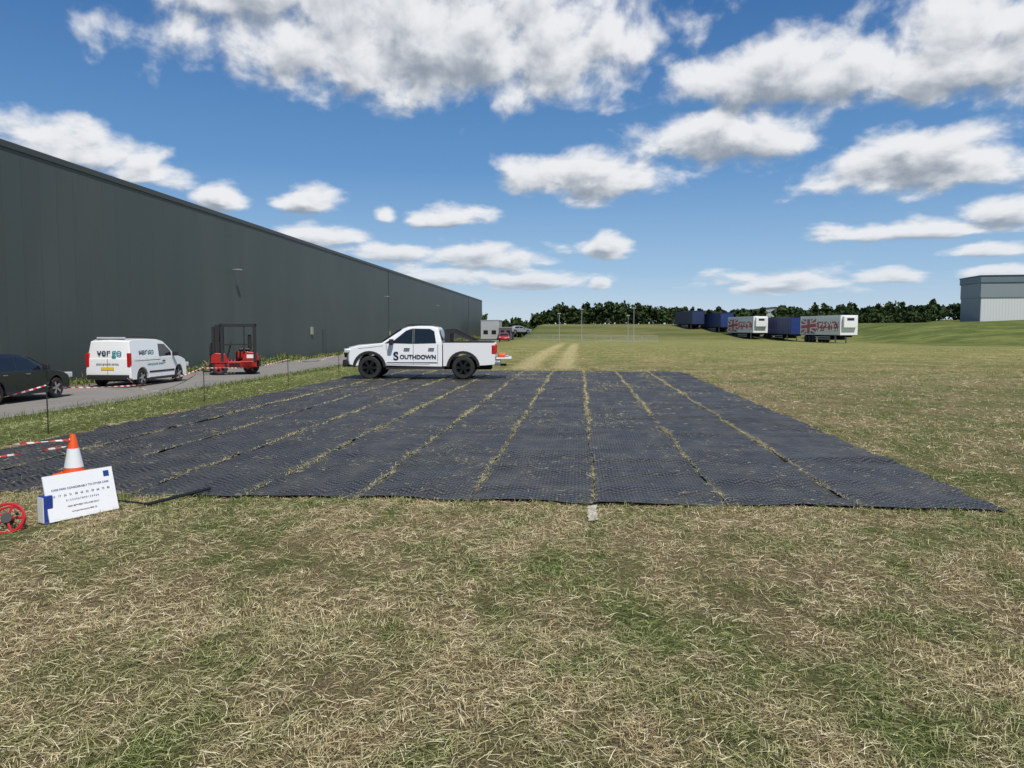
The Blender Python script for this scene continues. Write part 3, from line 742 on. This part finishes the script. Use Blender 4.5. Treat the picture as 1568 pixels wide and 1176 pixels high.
# ------------------------------------------------------------------ trailers
m,t,b=nmat('union_flag_graphic'); n=N(t)
g=n.new('ShaderNodeTexCoord').outputs['Object']; sep=n.new('ShaderNodeSeparateXYZ'); n.setin(sep.inputs[0],g)
xx_,zz_=sep.outputs[0],sep.outputs[2]
wv=n.math('ADD',zz_,n.math('MULTIPLY',n.math('SINE',n.math('MULTIPLY',xx_,.6)),.12))
d1=n.math('ABSOLUTE',n.math('SUBTRACT',wv,2.45))
def diag(sg): return n.math('ABSOLUTE',n.math('ADD',n.math('SUBTRACT',wv,2.45),n.math('MULTIPLY',n.math('SUBTRACT',xx_,10.5),sg*.30)))
dd=n.math('MINIMUM',diag(1),diag(-1))
col=n.mix(n.math('LESS_THAN',dd,.46),c4(.05,.06,.20),c4(.74,.74,.74)); col=n.mix(n.math('LESS_THAN',dd,.22),col,c4(.42,.03,.035))
dx=n.math('ABSOLUTE',n.math('SUBTRACT',xx_,10.5))
col=n.mix(n.math('MAXIMUM',n.math('LESS_THAN',d1,.42),n.math('LESS_THAN',dx,.8)),col,c4(.74,.74,.74)); col=n.mix(n.math('MAXIMUM',n.math('LESS_THAN',d1,.26),n.math('LESS_THAN',dx,.5)),col,c4(.42,.03,.035))
lt=n.noise(n.vmath('MULTIPLY',g,(1.6,0,2.4)),1.0,1)
letters=n.mix(n.math('MULTIPLY',n.math('GREATER_THAN',lt,.49),n.math('LESS_THAN',n.math('ABSOLUTE',n.math('SUBTRACT',zz_,2.4)),.7)),c4(.76,.76,.76),c4(.42,.03,.035))
col=n.mix(n.math('LESS_THAN',xx_,7.8),col,letters)
n.setin(b.inputs['Base Color'],col); b.inputs['Roughness'].default_value=.4
M_flag=m
M_curt=mat('blue_curtain',(.015,.04,.16),.45,noise=.15,nscale=1.5,bump=.4)
M_curt2=mat('dark_blue_curtain',(.018,.035,.10),.5,noise=.15,nscale=1.5,bump=.4)
def trailer(xl,yn,kind,hh=3.95):
    th=math.atan2(1.75,13.5)
    x0=xl+1.25; z=float(height(x0,yn))
    P=empty('semi_trailer',(x0,yn,z-.02),rad(90)+th)
    side=M_white if kind=='reefer' else (M_curt if kind=='blue' else M_curt2)
    box('body',0,13.5,-1.25,1.25,1.15,hh,side,P,.03)
    if kind=='reefer':
        for s in(-1,1): mk('graphic_%d'%(s+1),[(.5,s*1.254,1.3),(13.2,s*1.254,1.3),(13.2,s*1.254,hh-.45),(.5,s*1.254,hh-.45)],[(0,1,2,3)],M_flag,P)
        box('fridge_unit',-.45,-.003,-.95,.95,2.2,hh-.15,M_white,P,.06)
        box('fridge_grille',-.47,-.452,-.5,.5,3.2,hh-.4,M_black,P)
    else:
        joinboxes('corner_posts',[(-.03,.1,-1.27,-1.15,1.1,hh+.02),(-.03,.1,1.15,1.27,1.1,hh+.02),(13.4,13.53,-1.27,-1.15,1.1,hh+.02),(13.4,13.53,1.15,1.27,1.1,hh+.02)],M_navy,P)
        joinboxes('curtain_straps',[(.7+.65*i,.74+.65*i,s*1.252 if s>0 else -1.27,1.27 if s>0 else -1.252,1.15,hh-.15) for i in range(19) for s in(-1,1)],M_black,P)
        box('top_rail',-.02,13.52,-1.265,1.265,hh-.14,hh+.015,M_navy,P)
    joinboxes('chassis',[(0.0,13.4,-.5,-.38,.85,1.15),(0.0,13.4,.38,.5,.85,1.15),(0,13.5,-1.24,1.24,1.07,1.148)],M_dark,P)
    joinboxes('landing_legs',[(2.3,2.45,-.85,-.7,.02,1.1),(2.3,2.45,.7,.85,.02,1.1),(2.15,2.6,-.9,-.65,0,.05),(2.15,2.6,.65,.9,0,.05)],M_galv,P)
    joinboxes('side_guard',[(3.2,8.2,s*1.18-.02,s*1.18+.02,zz,zz+.12) for s in(-1,1) for zz in(.5,.8)],M_galv,P)
    joinboxes('pallet_box',[(3.4,5.6,-1.1,1.1,.45,1.05)],M_dark,P)
    for k,xa_ in enumerate((8.9,10.2,11.5)):
        for s in(-1,1):
            lathe_y('wheel_%d_%d'%(k,s+1),[(.001,0),(.28,.0),(.30,.04),(.5,.04),(.52,-.03),(.52,-.28),(.5,-.34),(.001,-.34)],xa_,s*1.2,.52,M_tyre,P,20,s)
    box('rear_bumper',13.3,13.45,-1.1,1.1,.5,.62,M_galv,P)
trailer(36.3,112,'reefer'); trailer(33.6,127.5,'blue',3.9); trailer(29.2,134,'reefer'); trailer(26.6,150,'blue',3.85); trailer(22.4,158,'dark',3.8)

# ------------------------------------------------------------------ right-hand building
zb_=float(height(76,150))-.4
RB=empty('industrial_building',(73.7,150,zb_+.3),math.atan2(-1.3,6.7)*.6)
m,t,b=nmat('pale_cladding'); n=N(t)
g=n.new('ShaderNodeTexCoord').outputs['Object']; sep=n.new('ShaderNodeSeparateXYZ'); n.setin(sep.inputs[0],g)
rib=n.math('SINE',n.math('MULTIPLY',n.math('ADD',sep.outputs[0],sep.outputs[1]),2*math.pi/.5))
base=n.mix(n.ramp(rib,.6,1),c4(.60,.62,.62),c4(.50,.53,.54)); n.setin(b.inputs['Base Color'],base); b.inputs['Roughness'].default_value=.5
M_pale=m
M_bluegrey=mat('blue_grey_cladding',(.12,.17,.20),.5,noise=.1,nscale=.5); M_midgrey=mat('mid_grey_cladding',(.22,.26,.28),.5,noise=.08,nscale=.4)
Hb=11.4-zb_-.3
box('walls_lower',0,70,0,10,-3,Hb-3.9,M_pale,RB)
box('side_wall',-.06,-.004,.02,10.02,-3,Hb-3.9,M_midgrey,RB)
box('walls_upper',-.15,70.1,-.15,10.1,Hb-3.897,Hb-1.2,M_midgrey,RB)
box('roof_band',-.3,70.3,-.3,10.3,Hb-1.197,Hb,M_bluegrey,RB,.03)
box('gutter_line',-.4,70.4,-.4,10.4,Hb-.003,Hb+.15,M_trim,RB)
joinboxes('wall_lamps',[(12,12.5,-.35,-.16,Hb-4.6,Hb-4.3),(30,30.5,-.35,-.16,Hb-4.6,Hb-4.3)],M_galv,RB)
WF=empty('warehouse',(59,320,3))
mk('shell',[(0,0,-4),(38,0,-4),(38,0,5.2),(19,0,7.4),(0,0,5.2),(0,50,-4),(38,50,-4),(38,50,5.2),(19,50,7.4),(0,50,5.2)],[(0,1,2,3,4),(1,6,7,2),(5,9,8,7,6),(0,4,9,5)],mat('pale_grey_shell',(.35,.38,.4),.6,noise=.1,nscale=.3),WF)
mk('roof_sheets',[(-.3,-.5,5.25),(19,-.5,7.5),(19,50.5,7.5),(-.3,50.5,5.25),(38.3,-.5,5.25),(38.3,50.5,5.25)],[(0,1,2,3),(1,4,5,2)],M_roof,WF)

# ------------------------------------------------------------------ site cabins, barriers, poles
def cabin(x,y,w,d,h,c):
    z=float(height(x,y)); P=empty('site_cabin',(x,y,z))
    box('shell',0,w,0,d,.15,h,c,P,.04); box('roof_lip',-.05,w+.05,-.05,d+.05,h-.12,h+.03,M_galv,P)
    joinboxes('windows',[(w*.15,w*.4,-.02,-.003,1.1,1.9),(w*.6,w*.85,-.02,-.003,1.1,1.9)],M_glass,P)
    joinboxes('feet',[(0.1,.3,.1,.3,0,.15),(w-.3,w-.1,.1,.3,0,.15),(0.1,.3,d-.3,d-.1,0,.15),(w-.3,w-.1,d-.3,d-.1,0,.15)],M_dark,P)
cabin(-19.6,152,3.6,6,3.9,mat('cabin_grey',(.4,.41,.42),.5,noise=.1)); cabin(-15.6,148,2.6,4,2.5,mat('cabin_dark',(.09,.10,.11),.5))
def pole(x,y,h,arm=True):
    z=float(height(x,y)); P=empty('lighting_pole',(x,y,z))
    lathe_z('shaft',[(.07,0),(.07,.6),(.05,.7),(.035,h),(.001,h)],(0,0,0),M_galv,P,10)
    if arm: box('lamp_head',-.25,.25,-.1,.1,h-.05,h+.08,M_galv,P,.02)
pole(-3.0,112,4.2); pole(.25,116,4.9); pole(8.1,118,5.1); pole(7.3,119,4.0)
def barrier(x,y,rz):
    P=empty('crowd_barrier',(x,y,float(height(x,y))),rz)
    bx=[(0,2.2,-.02,.02,1.0,1.04),(0,2.2,-.02,.02,.18,.22),(0,.04,-.02,.02,.0,1.04),(2.16,2.2,-.02,.02,.0,1.04),(.2,.26,-.3,.3,0,.05),(1.9,1.96,-.3,.3,0,.05)]
    bx+=[(.14+.13*i,.155+.13*i,-.01,.01,.2,1.02) for i in range(16)]
    joinboxes('frame',bx,M_galv,P)
for i in range(4): barrier(2.3+2.3*i-(.0),114+.3*i,rad(4))
for i in range(5): barrier(-9+2.35*i,128-.2*i,rad(-3))

# ------------------------------------------------------------------ tree line
def leafmass(centers,radii,per,size):
    C_=np.repeat(np.array(centers),per,axis=0); Rr_=np.repeat(np.array(radii),per,axis=0); k=len(C_)
    d=rng.normal(size=(k,3)); d/=np.linalg.norm(d,axis=1)[:,None]; rr=rng.random(k)**.45
    P=C_+d*Rr_*rr[:,None]
    a=rng.normal(size=(k,3)); a/=np.linalg.norm(a,axis=1)[:,None]
    b_=np.cross(a,rng.normal(size=(k,3))); b_/=np.linalg.norm(b_,axis=1)[:,None]
    s=(size*rng.uniform(.5,1.4,k))[:,None]
    V=np.stack([P-a*s-b_*s*.6,P+a*s-b_*s*.4,P+a*s*.7+b_*s*.6,P-a*s*.8+b_*s*.5],1).reshape(-1,3)
    F=np.arange(k*4).reshape(-1,4)
    return V,F,np.repeat(np.clip(rng.random(k)*.6+.4*np.repeat(rng.random(len(centers)),per),0,1),4)
M_tree=gmat('tree_foliage',(.011,.022,.007),(.028,.050,.014),(.062,.088,.027))
cs=[];rs=[]
xw=-60.0
while xw<190:
    yb=205+10*math.sin(xw*.05)+random.uniform(-6,8); zb=float(height(xw,yb))
    hgt=random.uniform(3.8,6.0)*(1+.12*math.sin(xw*.13))
    if 40<xw<75: hgt*=.85
    wd=random.uniform(1.2,2.6)
    if random.random()<.35:
        for k in range(4): cs.append((xw,yb,zb+hgt*(.25+.2*k))); rs.append((wd*(1-.23*k),wd*(1-.23*k),hgt*.16))
    else:
        for k in range(4): cs.append((xw+random.uniform(-.9,.9),yb+random.uniform(-.9,.9),zb+hgt*random.uniform(.35,.85))); rs.append((wd*random.uniform(.5,.9),wd*.8,hgt*random.uniform(.15,.28)))
    cs.append((xw,yb-1,zb+.9)); rs.append((2.2,1.5,1.5)); cs.append((xw+1,yb+2,zb+2.2)); rs.append((2.4,1.5,1.5)); cs.append((xw+.5,yb+3,zb+3.2)); rs.append((1.6,1.2,.9))
    xw+=random.uniform(.7,1.4)
V1,F1,R1=leafmass(cs,rs,36,.44)
cs=[];rs=[]
for i in range(120):
    xh=random.uniform(44,74); yh=random.uniform(165,178); cs.append((xh,yh,float(height(xh,yh))+random.uniform(.3,1.7))); rs.append((1.8,1.2,random.uniform(.7,1.3)))
V2,F2,R2=leafmass(cs,rs,45,.3)
npmesh('tree_line',np.concatenate([V1,V2]),np.concatenate([F1,F2+len(V1)]),M_tree,False,np.concatenate([R1,R2]))

# ------------------------------------------------------------------ sun + sky
SE,SA=rad(57),rad(150)
sd=Vector((math.sin(SA)*math.cos(SE),math.cos(SA)*math.cos(SE),math.sin(SE)))
L=bpy.data.lights.new('sun','SUN'); L.energy=4.5; L.angle=rad(.5); L.color=(1,.955,.88)
so=bpy.data.objects.new('sun',L); COL.objects.link(so); so.rotation_euler=sd.to_track_quat('Z','Y').to_euler(); so.location=(0,0,50)
w=bpy.data.worlds.new('World'); scn.world=w; w.use_nodes=True; t=w.node_tree; t.nodes.clear(); n=N(t)
try: w.cycles.sampling_method='NONE'
except Exception: pass
clouds=[(-11.3,20.6,19,4.8),(-24,22.5,7,2.6),(15.2,17.2,11,2.4),(24.8,17,8,3.4),(.5,11.1,6.5,2),(11,13.4,7,2.1),(22.9,10.7,7.5,2.2),(-35.4,11.6,4.8,1.6),(-29.8,10.3,2.7,1.1),(-19.8,9.1,2.1,1.1),(-25.4,8.8,1.8,.85),(-9.5,8.1,3.6,.75),(-14.2,8.1,.9,.6),(-19.3,6.8,4,.85),(1.9,6.0,1.8,1.0),(-7.1,5.2,5.3,1.0),(-3.3,3.7,4.3,.8),(-13.8,5.6,3.8,.7),(-10.5,4.0,5,.9),(14.3,3.3,5.5,.8),(22.3,6.5,6.5,.75),(26.9,7.2,2.8,.9),(26.7,5,2.4,.55),(20.4,3.4,2.6,.5),(26.9,3.6,2.2,.45),(1.3,3.3,.9,.45),
 (50,14,14,4),(70,24,16,6),(-62,18,14,5),(-85,12,18,5),(100,14,16,5),(140,20,22,7),(180,12,25,5),(-140,18,22,7),(-115,28,14,6),(-50,9,5,1.4),(45,5,8,1.2)]
G=bpy.data.node_groups.new('cloud_density','ShaderNodeTree')
G.interface.new_socket('vec',in_out='INPUT',socket_type='NodeSocketVector'); G.interface.new_socket('detail',in_out='INPUT',socket_type='NodeSocketFloat'); G.interface.new_socket('d',in_out='OUTPUT',socket_type='NodeSocketFloat')
q=N(G); gi=q.new('NodeGroupInput'); go=q.new('NodeGroupOutput'); vv=gi.outputs[0]
acc=None
for (a,e,ra,re) in clouds:
    ra_,re_=ra*1.1,re*1.1; e_=e-re*.35
    v=q.vmath('MULTIPLY_ADD',vv,(1/ra_,1/(re_*1.45),0),(-a/ra_,-e_/(re_*1.45),0))
    v=q.vmath('MAXIMUM',v,q.vmath('MULTIPLY',v,(-1,-2.1,0)))
    l=q.vmath('LENGTH',v)
    acc=l if acc is None else q.math('MINIMUM',acc,l)
mask=q.math('SUBTRACT',1,q.math('MINIMUM',acc,1.9))
sp_=q.new('ShaderNodeSeparateXYZ'); q.setin(sp_.inputs[0],vv)
lg=q.math('LOGARITHM',q.math('MAXIMUM',q.math('ADD',sp_.outputs[1],4.0),.5),math.e)
cbn=q.new('ShaderNodeCombineXYZ'); q.setin(cbn.inputs[0],q.math('MULTIPLY',sp_.outputs[0],.26)); q.setin(cbn.inputs[1],q.math('MULTIPLY',lg,6.8))
n1=q.noise(cbn.outputs[0],1.0,gi.outputs[1],.53,.15)
d=q.math('ADD',q.math('MULTIPLY',mask,1.15),q.math('MULTIPLY',q.math('SUBTRACT',n1,.5),2.5))
q.setin(go.inputs[0],d)
tc=n.new('ShaderNodeTexCoord').outputs['Generated']
dn=n.vmath('NORMALIZE',tc); sep=n.new('ShaderNodeSeparateXYZ'); n.setin(sep.inputs[0],dn)
az=n.math('MULTIPLY',n.math('ARCTAN2',sep.outputs[0],sep.outputs[1]),57.2958); el=n.math('MULTIPLY',n.math('ARCSINE',sep.outputs[2]),57.2958)
cb=n.new('ShaderNodeCombineXYZ'); n.setin(cb.inputs[0],az); n.setin(cb.inputs[1],el); vec=cb.outputs[0]
def dens(v,det):
    gnode=n.new('ShaderNodeGroup'); gnode.node_tree=G; n.setin(gnode.inputs[0],v); gnode.inputs[1].default_value=det; return gnode.outputs[0]
d0=dens(vec,7.0); off=n.math('MULTIPLY',n.math('ADD',el,3),.055)
cb2=n.new('ShaderNodeCombineXYZ'); n.setin(cb2.inputs[0],n.math('MULTIPLY',off,.5)); n.setin(cb2.inputs[1],off)
d1=dens(n.vmath('ADD',vec,cb2.outputs[0]),4.0)
alpha=n.ramp(d0,-.10,.60)
lit=n.math('ADD',.66,n.math('MULTIPLY',n.math('SUBTRACT',d0,d1),.75))
lit=n.math('SUBTRACT',lit,n.math('MULTIPLY',n.ramp(d0,.45,1.25),.42),clamp=True)
ccol=n.mix(n.ramp(lit,.05,.85),c4(.30,.35,.42),c4(.90,.91,.93))
haze=n.ramp(el,.5,9,.45,0)
ccol=n.mix(haze,ccol,c4(.64,.73,.85))
sky=n.new('ShaderNodeTexSky',sky_type='NISHITA'); sky.sun_disc=False; sky.sun_elevation=SE; sky.sun_rotation=SA; sky.air_density=1.0; sky.dust_density=.2; sky.ozone_density=2.0
grad=n.new('ShaderNodeValToRGB'); n.setin(grad.inputs[0],n.math('DIVIDE',el,40.0,clamp=True))
cr=grad.color_ramp; cr.elements[0].color=c4(.56,.70,.86); cr.elements[1].color=c4(.020,.10,.31)
e=cr.elements.new(.10); e.color=c4(.31,.52,.79); e=cr.elements.new(.28); e.color=c4(.11,.30,.62); e=cr.elements.new(.55); e.color=c4(.035,.155,.43)
b1=n.new('ShaderNodeBackground'); n.setin(b1.inputs[0],sky.outputs[0]); b1.inputs[1].default_value=.085
b3=n.new('ShaderNodeBackground'); n.setin(b3.inputs[0],grad.outputs[0]); b3.inputs[1].default_value=1.0
mb=n.new('ShaderNodeMixShader'); mb.inputs[0].default_value=.75; t.links.new(b1.outputs[0],mb.inputs[1]); t.links.new(b3.outputs[0],mb.inputs[2])
b2=n.new('ShaderNodeBackground'); n.setin(b2.inputs[0],ccol); b2.inputs[1].default_value=.95
ms=n.new('ShaderNodeMixShader'); n.setin(ms.inputs[0],n.math('MULTIPLY',alpha,n.ramp(el,-.5,2.0,.2,.97))); t.links.new(mb.outputs[0],ms.inputs[1]); t.links.new(b2.outputs[0],ms.inputs[2])
wo=n.new('ShaderNodeOutputWorld'); t.links.new(ms.outputs[0],wo.inputs[0])

# ------------------------------------------------------------------ camera
cam=bpy.data.cameras.new('camera'); cam.sensor_width=36; cam.lens=36*1180/1568; cam.clip_end=6000; cam.clip_start=.05
co=bpy.data.objects.new('camera',cam); COL.objects.link(co); co.location=(0,0,1.77); co.rotation_euler=(rad(90-4.12),0,rad(5.03)); scn.camera=co
scn.view_settings.view_transform='Standard'; scn.view_settings.look='None'; scn.view_settings.exposure=0; scn.view_settings.gamma=1
